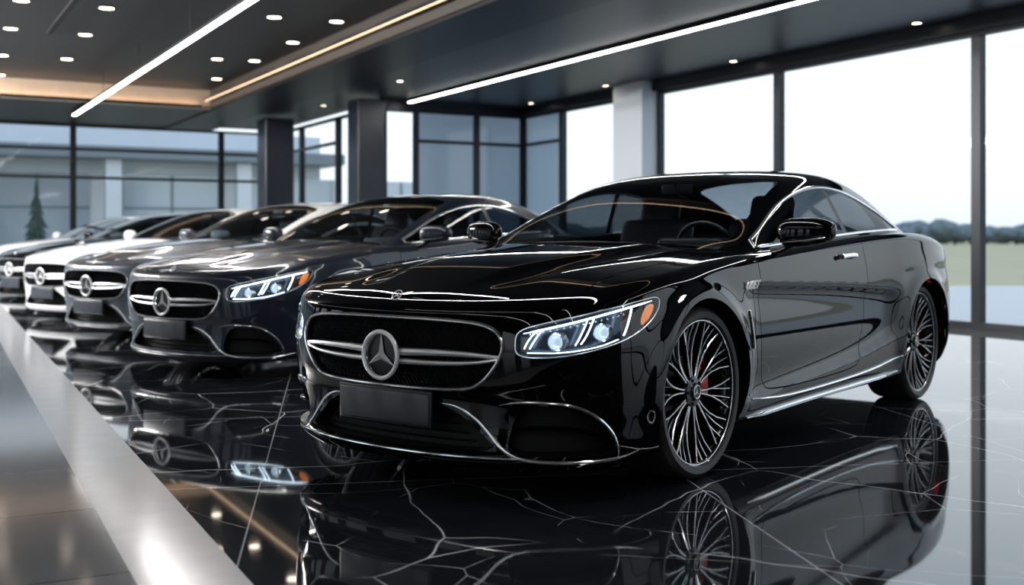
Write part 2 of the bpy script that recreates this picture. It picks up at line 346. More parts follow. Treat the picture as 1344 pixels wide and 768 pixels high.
# ---------------------------------------------------------------- assemble car
paintparts=[]
def build_car():
    root=bpy.data.objects.new('car',None); COL.objects.link(root)
    me=bpy.data.meshes.new('tmp'); capb.to_mesh(me); side.from_mesh(me); bpy.data.meshes.remove(me)
    bmesh.ops.remove_doubles(side,verts=side.verts[:],dist=2e-4)
    for ax in (1.47,-1.47):
        A=[]
        for k in range(61):
            a=-.42+(pi+.84)*k/60; X=ax+.402*math.cos(a); Z=.375+.402*math.sin(a)
            if Z<.14: continue
            uu=np.linspace(.7,UE-.5,1600); t=tof(uu,np.full(1600,Z)); q=S(uu,t); u=float(np.interp(-X,-q[:,0],uu))
            q=S(np.array([u]),tof(np.array([u]),np.array([Z])))[0]; A.append(Vector((X,q[1],Z)))
        v0=[side.verts.new(p+Vector((0,.0005,0))) for p in A]; v1=[side.verts.new(p-Vector((0,.05,0))) for p in A]
        for i in range(len(A)-1): side.faces.new((v0[i],v0[i+1],v1[i+1],v1[i]))
    mirror(side); orient(side)
    body=obj('body',side,P_BLACK,root,angle=50); paintparts.append(body)
    for nm,b in (('hood',hood),('trunk_lid',trunk)):
        mirror(b); orient(b,(0,0,-5)); paintparts.append(obj(nm,b,P_BLACK,root,angle=50))
    orient(door); dr=flipy(door)
    dL=obj('door',door,P_BLACK,root,angle=50); dR=obj('door',dr,P_BLACK,root,angle=50); paintparts.extend([dL,dR])
    mirror(cab); orient(cab,(-.3,0,.6)); paintparts.append(obj('roof',cab,P_BLACK,root,angle=50))
    for nm,b in (('windshield',wsh),('rear_window',rwd)):
        mirror(b); orient(b,(-.3,0,.6)); obj(nm,b,CGLASS,root)
    for b,nm,m in ((g1,'side_window',SGLASS),(g2,'quarter_window',SGLASS),(bp,'window_divider',PLAS)):
        orient(b,(-.3,0,.9)); c=flipy(b); obj(nm,b,m,root); obj(nm,c,m,root)
    xs=np.linspace(.70,-1.34,70); top=[]; bot=[]
    for x in xs:
        zb_=float(ZS(x))+.018; zt=max(float(ZT(x)),zb_+.004); top.append(PCAB(x,zt,.003)); bot.append(PCAB(x,zb_,.003))
    loop=top+bot[::-1]
    bm=bmesh.new(); tube(bm,[p for p,n in loop],.010,.007,nrm=[n for p,n in loop],closed=True); c=flipy(bm)
    obj('window_trim',bm,CHROME,root); obj('window_trim',c,CHROME,root)
    bm=bmesh.new(); rbox(bm,(-.05,0,.24),(4.6,1.16,.14),.03); rbox(bm,(0,0,.22),(2.0,1.78,.08),.02); rbox(bm,(2.05,0,.28),(.36,1.3,.22),.03); rbox(bm,(-2.1,0,.4),(.6,1.4,.26),.03); obj('underbody',bm,DARK,root)
    for ax in (1.47,-1.47):
        for s in (1,-1):
            bm=bmesh.new()
            a0=[bm.verts.new((ax+.43*math.cos(a),s*.91,.375+.43*math.sin(a))) for a in np.linspace(-.3,pi+.3,30)]; a1=[bm.verts.new((v.co.x,s*.58,v.co.z)) for v in a0]
            for i in range(29): bm.faces.new((a0[i],a0[i+1],a1[i+1],a1[i]))
            bm.faces.new(a1); obj('wheel_liner',bm,DARK,root)
    bm=bmesh.new(); strip(bm,GR,.0,-.075); g=obj('grille',bm,PLAS,root)
    bm=patch(GR,-.075,.03); obj('grille_backing',bm,DARK,g)
    bm=bmesh.new(); P=.021
    for sgn in (1,-1):
        for k in range(-60,61):
            run=[]
            for z in np.arange(.43,.72,.006):
                u=k*P+sgn*(z-.57)*.62; ins=fGR(np.array([[u,z]]))[0]<.004
                if ins: run.append((u,z))
                if (not ins or z>.713) and len(run)>2: p,n=PT(run[::3]+[run[-1]],-.035,True); tube(bm,p,.0030,.005,nrm=n,seg=4); run=[]
                elif not ins: run=[]
    obj('mesh_screen',bm,mat('mesh_black',(.02,.022,.026),.25,.5),g)
    bm=bmesh.new(); q=resample(GR,.015,True); p,n=PT(q,.002,True); tube(bm,p,.0075,.009,nrm=n,closed=True); obj('grille_surround',bm,CHROME,g)
    for s in (1,-1):
        bm=bmesh.new(); stube(bm,[(s*.08,.574),(s*.25,.580),(s*.42,.580),(s*.535,.572)],.017,.016,-.002,sm=1,taper=lambda x:1-.50*x)
        stube(bm,[(s*.08,.536),(s*.25,.537),(s*.42,.545),(s*.535,.564)],.013,.016,-.002,sm=1,taper=lambda x:1-.50*x)
        obj('grille_slat',bm,SILVER,g)
    cx=PT([(0,.557)])[0][0]+.018
    bm=bmesh.new(); star(bm,(cx,0,.557),.095,.016); obj('emblem',bm,BADGE,g,angle=25)
    bm=bmesh.new(); rg=lathe(bm,[(.09,0),(.09,.012),(.085,.014)],40); bm.faces.new(rg[-1]); bm.faces.new(rg[0][::-1])
    for v in bm.verts: v.co=Vector((cx-.020+v.co.y,v.co.x,.557+v.co.z))
    obj('emblem_base',bm,PLAS,g)
    c0=Vector((2.382,0,.798)); bm=bmesh.new(); star(bm,(0,0,0),.024,.003)
    R=Matrix.Rotation(-math.radians(40),3,'Y')
    for v in bm.verts: v.co=R@v.co+c0
    obj('hood_badge',bm,BADGE,root)
    bx=PT([(0,.40)])[0][0]
    def plate(w,h,t,dx,m,name,par):
        bm=bmesh.new(); rbox(bm,(0,0,0),(t,w,h),.006)
        for v in bm.verts: v.co.x-=.16*v.co.y**2; v.co+=Vector((bx+dx,0,.350))
        return obj(name,bm,m,par)
    lp=plate(.525,.150,.012,.030,PLAS,'license_plate',root); plate(.505,.130,.012,.0345,PLATE,'plate_face',lp)
    bm=bmesh.new(); rbox(bm,(bx+.003,0,.352),(.045,.30,.10),.01); obj('plate_bracket',bm,PLAS,root)
    bm=bmesh.new(); strip(bm,CI,0,-.07); ic=obj('center_intake',bm,PLAS,root); b=patch(CI,-.07,.03); obj('intake_backing',b,DARK,ic)
    bm=bmesh.new()
    for z in (.235,.265,.295,.325): stube(bm,[(-.42+(z-.235)*1.2,z),(0,z),(.42-(z-.235)*1.2,z)],.004,.012,-.03,sm=1,step=.04,seg=4)
    obj('intake_slat',bm,PLAS,ic)
    for s in (1,-1):
        poly=SI*np.array([s,1]); bm=bmesh.new(); strip(bm,poly,0,-.06); ic=obj('side_intake',bm,PLAS,root); obj('intake_backing',patch(poly,-.06,.03),DARK,ic)
        bm=bmesh.new(); stube(bm,[(s*.59,.292),(s*.75,.300),(s*.86,.292),(s*.95,.262)],.009,.026,-.022,sm=2,seg=8); obj('intake_slat',bm,P_BLACK,ic)
        bm=bmesh.new(); stube(bm,[(s*.53,.385),(s*.60,.400),(s*.70,.402),(s*.82,.392),(s*.92,.348),(s*.995,.28),(s*1.03,.21),(s*1.035,.18)],.0065,.006,.001,taper=ends,sm=3); obj('intake_trim',bm,CHROME,root)
        bm=bmesh.new(); stube(bm,[(s*.26,.378),(s*.35,.372),(s*.43,.330),(s*.49,.275),(s*.54,.220),(s*.61,.180),(s*.72,.168),(s*.88,.166),(s*1.04,.172),(s*1.16,.20)],.0075,.006,.001,taper=ends,sm=3); obj('bumper_trim',bm,CHROME,root)
    bm=bmesh.new(); stube(bm,[(-.62,.180),(-.30,.172),(0,.170),(.30,.172),(.62,.180)],.005,.006,.002,sm=2); obj('lip_trim',bm,CHROME,root)
    bm=bmesh.new(); stube(bm,[(-1.1,.135),(-.6,.130),(0,.130),(.6,.130),(1.1,.135)],.012,.008,-.026,sm=2,step=.03); obj('front_splitter',bm,PLAS,root)
    for s in (1,-1):
        poly=HL*np.array([s,1]); bm=bmesh.new(); strip(bm,poly,.0,-.075); h=obj('headlight',bm,PLAS,root); obj('lamp_housing',patch(poly,-.075,.02),LCHR,h)
        obj('lamp_lens',patch(poly,.001,.015),LGLASS,h)
        bm=bmesh.new(); q=resample(poly,.015,True); p,n=PT(q,.0005,True); tube(bm,p,.0022,.002,nrm=n,closed=True,seg=6); obj('lamp_seal',bm,SILVER,h)
        bm=bmesh.new()
        stube(bm,[(s*.635,.668),(s*.78,.698),(s*.95,.735),(s*1.12,.767),(s*1.245,.785)],.0034,.006,-.016,taper=lambda x:ends(x,.1,.3))
        stube(bm,[(s*.633,.608),(s*.65,.64),(s*.685,.678)],.0024,.005,-.02,sm=1); stube(bm,[(s*.655,.608),(s*.675,.64),(s*.71,.683)],.0024,.005,-.02,sm=1)
        stube(bm,[(s*.838,.622),(s*.862,.655),(s*.90,.718)],.0024,.005,-.02,sm=1); stube(bm,[(s*.862,.627),(s*.887,.655),(s*.93,.725)],.0024,.005,-.02,sm=1)
        stube(bm,[(s*1.06,.655),(s*1.085,.69),(s*1.12,.758)],.0024,.005,-.02,sm=1)
        stube(bm,[(s*.645,.592),(s*.78,.592),(s*.93,.612),(s*1.03,.640)],.0018,.005,-.02,sm=1)
        obj('light_strip',bm,LED,h)
        bm=bmesh.new()
        for k in range(16):
            u=.66+.028*k; z=.655+.17*(u-.66); p=PT([(s*u,z+.012)],-.028)[0]; g_=bmesh.ops.create_icosphere(bm,subdivisions=1,radius=.0045)
            for v in g_['verts']: v.co+=Vector(p)
        obj('crystal_row',bm,SILVER,h)
        for u,z,r_ in ((.768,.638,.028),(.975,.672,.028)):
            p,n=PT([(s*u,z)],-.045,True); p=Vector(p[0]); F=Vector((1,0,0))*.75+Vector(n[0])*.25; F.normalize(); Q=F.to_track_quat('Y','Z')
            bm=bmesh.new(); bmesh.ops.create_uvsphere(bm,u_segments=24,v_segments=14,radius=r_)
            for v in bm.verts: v.co=Q@v.co+p
            obj('projector',bm,PROJ,h)
            bm=bmesh.new(); lathe(bm,[(r_*1.25,-.03),(r_*1.28,.014),(r_*1.1,.016),(r_*.98,-.002)],28)
            for v in bm.verts: v.co=Q@v.co+p
            obj('projector_ring',bm,CHROME,h)
        am=chaikin([(s*1.145,.690),(s*1.185,.762),(s*1.255,.780),(s*1.238,.742),(s*1.185,.698)],1); obj('turn_signal',patch(am,-.013,.015),AMBER,h)
        poly=TL*np.array([s,1]); bm=bmesh.new(); strip(bm,poly,0,-.02); t_=obj('tail_light',bm,TAIL,root); obj('tail_lens',patch(poly,.001,.03),TAIL,t_)
    for s in (1,-1):
        u0,u1=uox(1.0),uox(-1.02)
        bm=bmesh.new(); stube(bm,[(s*u0,.200),(s*(u0+.3),.203),(s*(u1-.4),.207),(s*u1,.228)],.014,.016,.004,sm=1,taper=lambda x:ends(x,.08,.3)); 
        stube(bm,[(s*(u0+.02),.285),(s*(u0+.5),.25),(s*(u1-.5),.262),(s*(u1+.02),.32)],.007,.009,.003,sm=2,taper=lambda x:ends(x,.08,.3)); obj('side_skirt_trim',bm,CHROME,root)
        uh=uox(-.27); bm=bmesh.new(); stube(bm,[(s*(uh-.10),.925),(s*(uh-.07),.932),(s*(uh+.07),.936),(s*(uh+.10),.932)],.014,.010,.022,sm=2,step=.01)
        for d in (-.08,.08): stube(bm,[(s*(uh+d-.012),.928),(s*(uh+d+.012),.93)],.012,.026,.004,sm=1,step=.01)
        obj('handle',bm,CHROME,dL if s==1 else dR)
        bm=bmesh.new(); uv_=uox(.99); stube(bm,[(s*(uv_-.015),.70),(s*(uv_+.005),.62),(s*(uv_+.03),.52)],.006,.006,.002,sm=2); obj('fender_vent_trim',bm,CHROME,root)
        bm=bmesh.new(); bmesh.ops.create_uvsphere(bm,u_segments=40,v_segments=24,radius=1)
        def pw(a,e): return math.copysign(abs(a)**e,a)
        for v in bm.verts:
            x,y,z=v.co; y=pw(y,.72); x=pw(x,.8); z=pw(z,.75); k=(y+1)/2
            v.co=Vector((x*.085*(1-.25*k)-.045*k*k if x>0 else x*.055-.045*k*k,y*.138,z*.078*(1-.20*k)+.012*k)); v.co+=Vector((.57,1.02,1.058)); v.co.y*=s
        if s<0: bmesh.ops.reverse_faces(bm,faces=bm.faces[:])
        mo=obj('side_mirror',bm,P_BLACK,root); paintparts.append(mo)
        bm=bmesh.new(); tube(bm,[(.60,s*.84,.955),(.59,s*.90,.972),(.57,s*.96,1.005)],.04,.016,nrm=[(0,0,1)]*3); obj('mirror_arm',bm,PLAS,mo)
        bm=bmesh.new(); tube(bm,[(.61,s*.91,1.012),(.648,s*.98,1.016),(.640,s*1.06,1.024),(.60,s*1.13,1.036)],.005,.004); obj('mirror_trim',bm,CHROME,mo)
        cu=bpy.data.curves.new('t','FONT'); cu.body='USET'; cu.size=.062; cu.extrude=.003; cu.offset=.0014; cu.align_x='CENTER'; cu.shear=.2
        to=bpy.data.objects.new('t',cu); COL.objects.link(to); bpy.context.view_layer.update(); dg=bpy.context.evaluated_depsgraph_get(); tm=bpy.data.meshes.new_from_object(to.evaluated_get(dg)); bpy.data.objects.remove(to)
        bm=bmesh.new(); bm.from_mesh(tm); ub=uox(.965); pp,nn=PT([(s*ub,.80)],.006,True); N=Vector(nn[0]); X=Vector((-s*1.,0,0)); X=(X-N*X.dot(N)).normalized(); Y=N.cross(X)
        for v in bm.verts: v.co=Vector(pp[0])+X*v.co.x*1.15+Y*v.co.y*.85+N*v.co.z
        obj('fender_lettering',bm,LETT,root,smooth=False)
    bm=bmesh.new(); rbox(bm,(.62,0,.92),(.42,1.5,.16),.05); rbox(bm,(.50,.38,1.0),(.16,.40,.07),.03); obj('dashboard',bm,LEATH,root)
    bm=bmesh.new(); tube(bm,[Vector((.36+.07*math.sin(a),.38+.18*math.cos(a),.95+.165*math.sin(a))) for a in np.linspace(0,2*pi,33)[:-1]],.014,.014,nrm=[(1,0,.3)]*32,closed=True)
    tube(bm,[(.37,.22,.95),(.40,.38,.94),(.37,.54,.95)],.02,.02); obj('steering_wheel',bm,PLAS,root)
    for y in (.38,-.38):
        R=Matrix.Rotation(-.32,3,'Y'); bm=bmesh.new(); rbox(bm,(-.33,y,.86),(.13,.50,.60),.06,R,4); rbox(bm,(-.05,y,.55),(.55,.50,.16),.06,None,4); se=obj('seat',bm,LEATH,root)
        bm=bmesh.new(); rbox(bm,(-.45,y,1.20),(.09,.27,.18),.044,R,4); obj('headrest',bm,LEATH,se)
    bm=bmesh.new(); rbox(bm,(-1.18,0,.82),(.14,1.25,.50),.06,Matrix.Rotation(-.45,3,'Y'),4); rbox(bm,(-.9,0,.55),(.5,1.25,.18),.06,None,4); rbox(bm,(-1.55,0,1.0),(.5,1.2,.05),.02); obj('rear_bench',bm,LEATH,root)
    bm=bmesh.new(); rbox(bm,(-.2,0,.40),(2.2,1.5,.06),.02); rbox(bm,(0,0,.6),(.9,.22,.3),.04); obj('cabin_floor',bm,DARK,root)
    bm=bmesh.new(); rbox(bm,(.02,0,1.32),(.02,.20,.055),.009,None,2); tube(bm,[(.03,0,1.33),(.05,0,1.355)],.008,.008); obj('rear_view_mirror',bm,PLAS,root)
    for s in (1,-1):
        bm=bmesh.new(); rbox(bm,(-2.50,s*.55,.29),(.12,.18,.07),.03); obj('exhaust_tip',bm,CHROME,root)
    def wheel(x,s):
        bm=bmesh.new(); lathe(bm,[(.304,.118),(.316,.128),(.320,.122),(.308,.112),(.297,.095),(.288,.05),(.286,-.05),(.30,-.10),(.318,-.12)],72)
        w=obj('wheel',bm,RIMD,root,loc=(x,s*.80,.37)); w.rotation_euler.z=0 if s>0 else pi
        bm=bmesh.new(); lathe(bm,[(.310,.118),(.322,.134),(.345,.138),(.360,.126),(.3685,.107),(.370,.085),(.3625,.083),(.3625,.073),(.370,.071),(.370,.034),(.3625,.032),(.3625,.022),(.370,.02),(.370,-.02),(.3625,-.022),(.3625,-.032),(.370,-.034),(.370,-.071),(.3625,-.073),(.3625,-.083),(.370,-.085),(.3685,-.105),(.360,-.124),(.345,-.134),(.326,-.132),(.314,-.118)],96); obj('tire',bm,TYRE,w,angle=30)
        bm=bmesh.new(); tube(bm,[(.310*math.cos(a),.122,.310*math.sin(a)) for a in np.linspace(0,2*pi,73)[:-1]],.0035,.003,nrm=[(0,1,0)]*72,closed=True); obj('rim_lip',bm,RIMS,w)
        bm=bmesh.new(); bd=bmesh.new(); NS=10
        def spoke(pl,w0,w1,y0,y1):
            L=[]; n=len(pl)
            for i,(r_,a_) in enumerate(pl):
                q=i/(n-1); L.append(Vector((r_*math.cos(a_),y0+(y1-y0)*q-.010*math.sin(pi*q),r_*math.sin(a_))))
            tp=[1+(w1/w0-1)*i/(n-1) for i in range(n)]
            tube(bm,L,w0,.004,nrm=[(0,1,0)]*n,seg=6,taper=tp)
            tube(bd,[p-Vector((0,.013,0)) for p in L],w0*1.3,.013,nrm=[(0,1,0)]*n,seg=6,taper=tp)
        for k in range(NS):
            a0=2*pi*k/NS+.12
            for sg in (-1,1):
                spoke([(.055,a0+sg*.10),(.12,a0+sg*.08),(.18,a0+sg*.105),(.24,a0+sg*.155),(.302,a0+sg*.22)],.0046,.0038,.086,.112)
                spoke([(.165,a0+sg*.094),(.21,a0+sg*.076),(.255,a0+sg*.068),(.302,a0+sg*.070)],.0032,.0028,.076,.112)
        obj('spokes',bm,RIMS,w); obj('spoke_backs',bd,RIMD,w)
        bm=bmesh.new(); rg=lathe(bm,[(.072,.04),(.072,.082),(.064,.094),(.040,.098),(.036,.106),(.032,.108)],36); bm.faces.new(rg[-1])
        for k in range(5):
            a=2*pi*k/5; g_=bmesh.ops.create_uvsphere(bm,u_segments=8,v_segments=6,radius=.008)
            for v in g_['verts']: v.co+=Vector((.053*math.cos(a),.096,.053*math.sin(a)))
        obj('hub',bm,RIMD,w)
        bm=bmesh.new(); star(bm,(0,.109,0),.028,.003,'y'); obj('hub_emblem',bm,BADGE,w)
        bm=bmesh.new(); lathe(bm,[(.07,.0),(.20,.0),(.205,-.01),(.205,-.025),(.20,-.03),(.07,-.03)],48); obj('brake_disc',bm,DISC,w)
        bm=bmesh.new(); A=np.linspace(-.5,.5,14)+(pi if s>0 else 0); rr=[]
        for a in A:
            rr.append([bm.verts.new((r_*math.cos(a-.30),y,r_*math.sin(a-.30))) for r_,y in ((.13,.03),(.145,.052),(.205,.055),(.225,.038),(.228,-.03),(.13,-.03))])
        for i in range(13):
            for j in range(6): bm.faces.new((rr[i][j],rr[i][(j+1)%6],rr[i+1][(j+1)%6],rr[i+1][j]))
        bm.faces.new(rr[0]); bm.faces.new(rr[-1][::-1]); obj('brake_caliper',bm,RED,w)
        bm=bmesh.new(); rg=lathe(bm,[(.285,-.11),(.285,-.115),(.01,-.115)],36); obj('wheel_shield',bm,DARK,w)
    for x in (1.47,-1.47):
        for s in (1,-1): wheel(x,s)
    return root
car=build_car()
car['label']='glossy black coupe nearest the camera with lit headlights and red brake calipers'; car['category']='car'; car['group']='cars lined up on the showroom floor'
HANG=math.atan2(-.791,-.611)
pset={p.name for p in paintparts}
cache={}
def copy_car(src,m,roofm=None):
    def rec(o,par):
        c=o.copy(); COL.objects.link(c)
        if par: c.parent=par
        if o.name in pset:
            mm=roofm if (roofm and o.name.startswith('roof')) else m
            k=(o.name,mm.name)
            if k not in cache:
                d=o.data.copy(); d.materials.clear(); d.materials.append(mm); cache[k]=d
            c.data=cache[k]
        for ch in list(o.children): rec(ch,c)
        return c
    return rec(src,None)
allcars=[((-1.097,10.246),P_NAVY,None,'dark slate blue coupe directly behind the front black coupe'),
 ((-2.70,12.95),P_GREY,P_WHITE,'mid grey coupe with a white roof behind the slate blue coupe'),
 ((-4.30,15.65),P_WHITE,None,'white coupe fourth in the row, beside the mid grey coupe'),
 ((-6.00,18.55),P_BLACK,None,'small far black coupe between the two white coupes'),
 ((-7.70,21.40),P_WHITE,None,'farthest white coupe at the left end of the row')]
for (x,y),m,rm,l in allcars:
    c=copy_car(car,m,rm); c.location=(x,y,0); c.rotation_euler.z=HANG; c['label']=l; c['category']='car'; c['group']='cars lined up on the showroom floor'
car.location=(.978,6.511,0); car.rotation_euler.z=HANG
# ================================================================ ROOM
RA=math.atan2(.491,.871); VV=Vector((.871,.491,0)).normalized(); UU=Vector((-.491,.871,0)).normalized()
def W(v,u,z=0): return VV*v+UU*u+Vector((0,0,z))
def rb(name,v0,v1,u0,u1,z0,z1,m,kind='structure',bev=0):
    c=Vector(((v0+v1)/2,(u0+u1)/2,(z0+z1)/2)); bm=bmesh.new(); rbox(bm,(0,0,0),(abs(v1-v0),abs(u1-u0),abs(z1-z0)),bev)
    o=obj(name,bm,m,smooth=False)
    o.location=W(c.x,c.y,c.z); o.rotation_euler.z=RA
    if kind: o['kind']=kind
    return o
def marble():
    m=mat('black_marble',(.006,.007,.010),.035,0,0); nt=m.node_tree; b=nt.nodes['Principled BSDF']; N=nt.nodes.new; L=nt.links.new
    tc=N('ShaderNodeTexCoord'); no=N('ShaderNodeTexNoise'); no.inputs['Scale'].default_value=1.0; no.inputs['Detail'].default_value=3; no.inputs['Roughness'].default_value=.45
    L(tc.outputs['Object'],no.inputs['Vector']); sc_=N('ShaderNodeVectorMath'); sc_.operation='SCALE'; sc_.inputs['Scale'].default_value=.35; L(no.outputs['Color'],sc_.inputs[0])
    ad=N('ShaderNodeVectorMath'); ad.operation='ADD'; L(tc.outputs['Object'],ad.inputs[0]); L(sc_.outputs[0],ad.inputs[1])
    tot=None
    for s,w,th in ((.75,.0042,.36),(1.5,.0045,.45)):
        vo=N('ShaderNodeTexVoronoi'); vo.feature='DISTANCE_TO_EDGE'; vo.inputs['Scale'].default_value=s; L(ad.outputs[0],vo.inputs['Vector'])
        mr=N('ShaderNodeMapRange'); mr.inputs[1].default_value=0; mr.inputs[2].default_value=w; mr.inputs[3].default_value=1; mr.inputs[4].default_value=0; L(vo.outputs['Distance'],mr.inputs[0])
        n2=N('ShaderNodeTexNoise'); n2.inputs['Scale'].default_value=s*1.5; n2.inputs['Detail'].default_value=3; L(tc.outputs['Object'],n2.inputs['Vector'])
        m2=N('ShaderNodeMapRange'); m2.inputs[1].default_value=th; m2.inputs[2].default_value=th+.2; L(n2.outputs['Fac'],m2.inputs[0])
        mu=N('ShaderNodeMath'); mu.operation='MULTIPLY'; L(mr.outputs[0],mu.inputs[0]); L(m2.outputs[0],mu.inputs[1])
        if tot: a=N('ShaderNodeMath'); a.operation='MAXIMUM'; L(tot.outputs[0],a.inputs[0]); L(mu.outputs[0],a.inputs[1]); tot=a
        else: tot=mu
    br=N('ShaderNodeTexBrick'); br.offset=0; br.inputs['Scale'].default_value=1; br.inputs['Brick Width'].default_value=1.8; br.inputs['Row Height'].default_value=1.8; br.inputs['Mortar Size'].default_value=.0035
    br.inputs['Color1'].default_value=(0,0,0,1); br.inputs['Color2'].default_value=(0,0,0,1); br.inputs['Mortar'].default_value=(.5,.5,.5,1)
    mp=N('ShaderNodeMapping'); mp.inputs['Rotation'].default_value[2]=.35; L(tc.outputs['Object'],mp.inputs[0]); L(mp.outputs[0],br.inputs['Vector'])
    a=N('ShaderNodeMath'); a.operation='MAXIMUM'; L(tot.outputs[0],a.inputs[0]); L(br.outputs['Color'],a.inputs[1])
    cl=N('ShaderNodeTexNoise'); cl.inputs['Scale'].default_value=5; cl.inputs['Detail'].default_value=8; L(ad.outputs[0],cl.inputs['Vector'])
    cr=N('ShaderNodeMix'); cr.data_type='RGBA'; cr.inputs[6].default_value=(.003,.004,.006,1); cr.inputs[7].default_value=(.020,.023,.030,1); L(cl.outputs['Fac'],cr.inputs[0])
    mx=N('ShaderNodeMix'); mx.data_type='RGBA'; L(a.outputs[0],mx.inputs[0]); L(cr.outputs[2],mx.inputs[6]); mx.inputs[7].default_value=(.74,.76,.80,1); L(mx.outputs[2],b.inputs['Base Color'])
    b.inputs['IOR'].default_value=1.9
    return m
MARB=marble()
o=rb('floor',-9,10.8,-8,25.1,-.12,0,MARB)
GT=noisy(mat('grey_tile',(.17,.18,.195),.10,spec=.4),3,.2)
_nt=GT.node_tree; _b=_nt.nodes['Principled BSDF']; _br=_nt.nodes.new('ShaderNodeTexBrick'); _br.offset=0; _br.inputs['Scale'].default_value=1; _br.inputs['Brick Width'].default_value=.9; _br.inputs['Row Height'].default_value=.9; _br.inputs['Mortar Size'].default_value=.006
_br.inputs['Color1'].default_value=(1,1,1,1); _br.inputs['Color2'].default_value=(.8,.8,.8,1); _br.inputs['Mortar'].default_value=(.08,.08,.08,1); _mp=_nt.nodes.new('ShaderNodeMapping'); _mp.inputs['Rotation'].default_value[2]=-.476; _tc=_nt.nodes.new('ShaderNodeTexCoord'); _nt.links.new(_tc.outputs['Object'],_mp.inputs[0]); _nt.links.new(_mp.outputs[0],_br.inputs['Vector'])
_m=_nt.nodes.new('ShaderNodeMix'); _m.data_type='RGBA'; _m.blend_type='MULTIPLY'; _m.inputs[0].default_value=1; _src=_b.inputs['Base Color'].links[0].from_socket; _nt.links.new(_src,_m.inputs[6]); _nt.links.new(_br.outputs['Color'],_m.inputs[7]); _nt.links.new(_m.outputs[2],_b.inputs['Base Color'])
STR=noisy(mat('strip_stone',(.46,.47,.49),.15,spec=.25),8,.08)
CEILD=mat('ceiling_dark',(.018,.017,.019),.5); CEILN=mat('ceiling_navy',(.009,.013,.020),.38,spec=.35); BEAM=mat('beam_black',(.005,.005,.007),.4,spec=.3)
GOLD=noisy(mat('bronze_panel',(.55,.42,.32),.5,.1),6,.12); FRAME=mat('frame_dark',(.012,.016,.022),.35,.3); WALLD=noisy(mat('wall_dark',(.022,.026,.032),.4),2,.2)
WHITEW=mat('pale_panel',(.62,.68,.74),.4); EM=mat('strip_emitter',(1,1,1),.5,0,0,(1,.97,.94),14.); EMW=mat('cove_emitter',(1,.7,.4),.5,0,0,(1,.70,.46),1.6); EMD=mat('downlight_emitter',(1,1,1),.5,0,0,(1,.84,.66),12.)
d2=Vector((-.515,1,0)).normalized(); n2=Vector((d2.y,-d2.x,0)); pR=Vector((-.774,3.316,0)); pL=Vector((-1.12,3.316,0))
def ply(name,pts,z0,z1,m):
    bm=bmesh.new(); a=[bm.verts.new((p.x,p.y,z0)) for p in pts]; b=[bm.verts.new((p.x,p.y,z1)) for p in pts]; bm.faces.new(a[::-1]); bm.faces.new(b)
    for i in range(len(a)): bm.faces.new((a[i],a[(i+1)%len(a)],b[(i+1)%len(a)],b[i]))
    bmesh.ops.recalc_face_normals(bm,faces=bm.faces[:]); o=obj(name,bm,m,smooth=False); o['kind']='structure'; return o
ply('trim_1',[pR-d2*10.4,pR+d2*21.5,pL+d2*21.5,pL-d2*10.4],-.02,.003,STR)
ply('floor',[pL-d2*10.4,pL+d2*21.5,pL+d2*21.5-n2*3.2,pL-d2*10.4-n2*6.6],-.02,.002,GT)
CH=3.78
rb('ceiling',6.3,10.9,-8,18.7,3.5,3.62,CEILN); rb('ceiling',6.3,7.85,18.7,25.1,3.5,3.62,CEILN)
rb('ceiling',5.3,6.3,-8,25.1,3.40,4.15,BEAM); rb('ceiling',-9,5.3,20.9,25.1,3.43,4.1,BEAM); rb('ceiling',-9,5.3,-8,20.9,CH,CH+.12,CEILD)
rb('trim_2',-9,5.3,20.86,20.9,3.43,CH,GOLD); rb('trim_3',5.27,5.3,-8,20.9,3.44,CH,mat('beam_side',(.05,.038,.03),.5))
rb('trim_4',10.55,10.8,-8,18.5,3.35,3.5,FRAME)
wn=[0]
def bay(axis,c,a0,a1,z1,trans=(),m=PGLASS,mul=.06):
    wn[0]+=1; bm=bmesh.new(); L=a1-a0; cm=(a0+a1)/2
    def B(p0,p1,q0,q1,t=.1):
        ctr=((p0+p1)/2,0,(q0+q1)/2) if axis=='v' else (0,(p0+p1)/2,(q0+q1)/2); s=(p1-p0,t,q1-q0) if axis=='v' else (t,p1-p0,q1-q0)
        rbox(bm,ctr,s,0)
    B(-L/2,-L/2+mul,0,z1); B(L/2-mul,L/2,0,z1); B(-L/2+mul,L/2-mul,0,.08); B(-L/2+mul,L/2-mul,z1-.05,z1)
    for z in trans: B(-L/2+mul,L/2-mul,z-.03,z+.03,.08)
    o=obj('window_%d'%wn[0],bm,FRAME,smooth=False); o.location=W(cm,c) if axis=='v' else W(c,cm); o.rotation_euler.z=RA; o['kind']='structure'
    bm=bmesh.new(); s=(L-2*mul,.012,z1-.13) if axis=='v' else (.012,L-2*mul,z1-.13); rbox(bm,(0,0,z1/2+.015),s,0); p=obj('pane',bm,m,o,smooth=False)
FROST=mat('blue_glass_panel',(.12,.18,.25),.15,0,.5,(.35,.5,.66),.26)  # slight emission brightens the panes in place of light passing through
for a,b in ((-7.9,-4.5),(-4.5,-1.3),(-1.3,1.9),(1.9,5.1),(5.1,8.3),(8.3,11.5),(11.5,14.2),(15.0,17.1)): bay('u',10.7,a,b,3.35)
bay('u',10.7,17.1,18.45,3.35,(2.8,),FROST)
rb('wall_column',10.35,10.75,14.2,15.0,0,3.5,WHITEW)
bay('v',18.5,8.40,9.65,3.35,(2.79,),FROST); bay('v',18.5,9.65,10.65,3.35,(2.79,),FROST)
bay('v',18.5,7.80,8.40,3.35,mul=.03); rb('trim_5',7.72,10.7,18.45,18.55,3.35,3.5,FRAME)
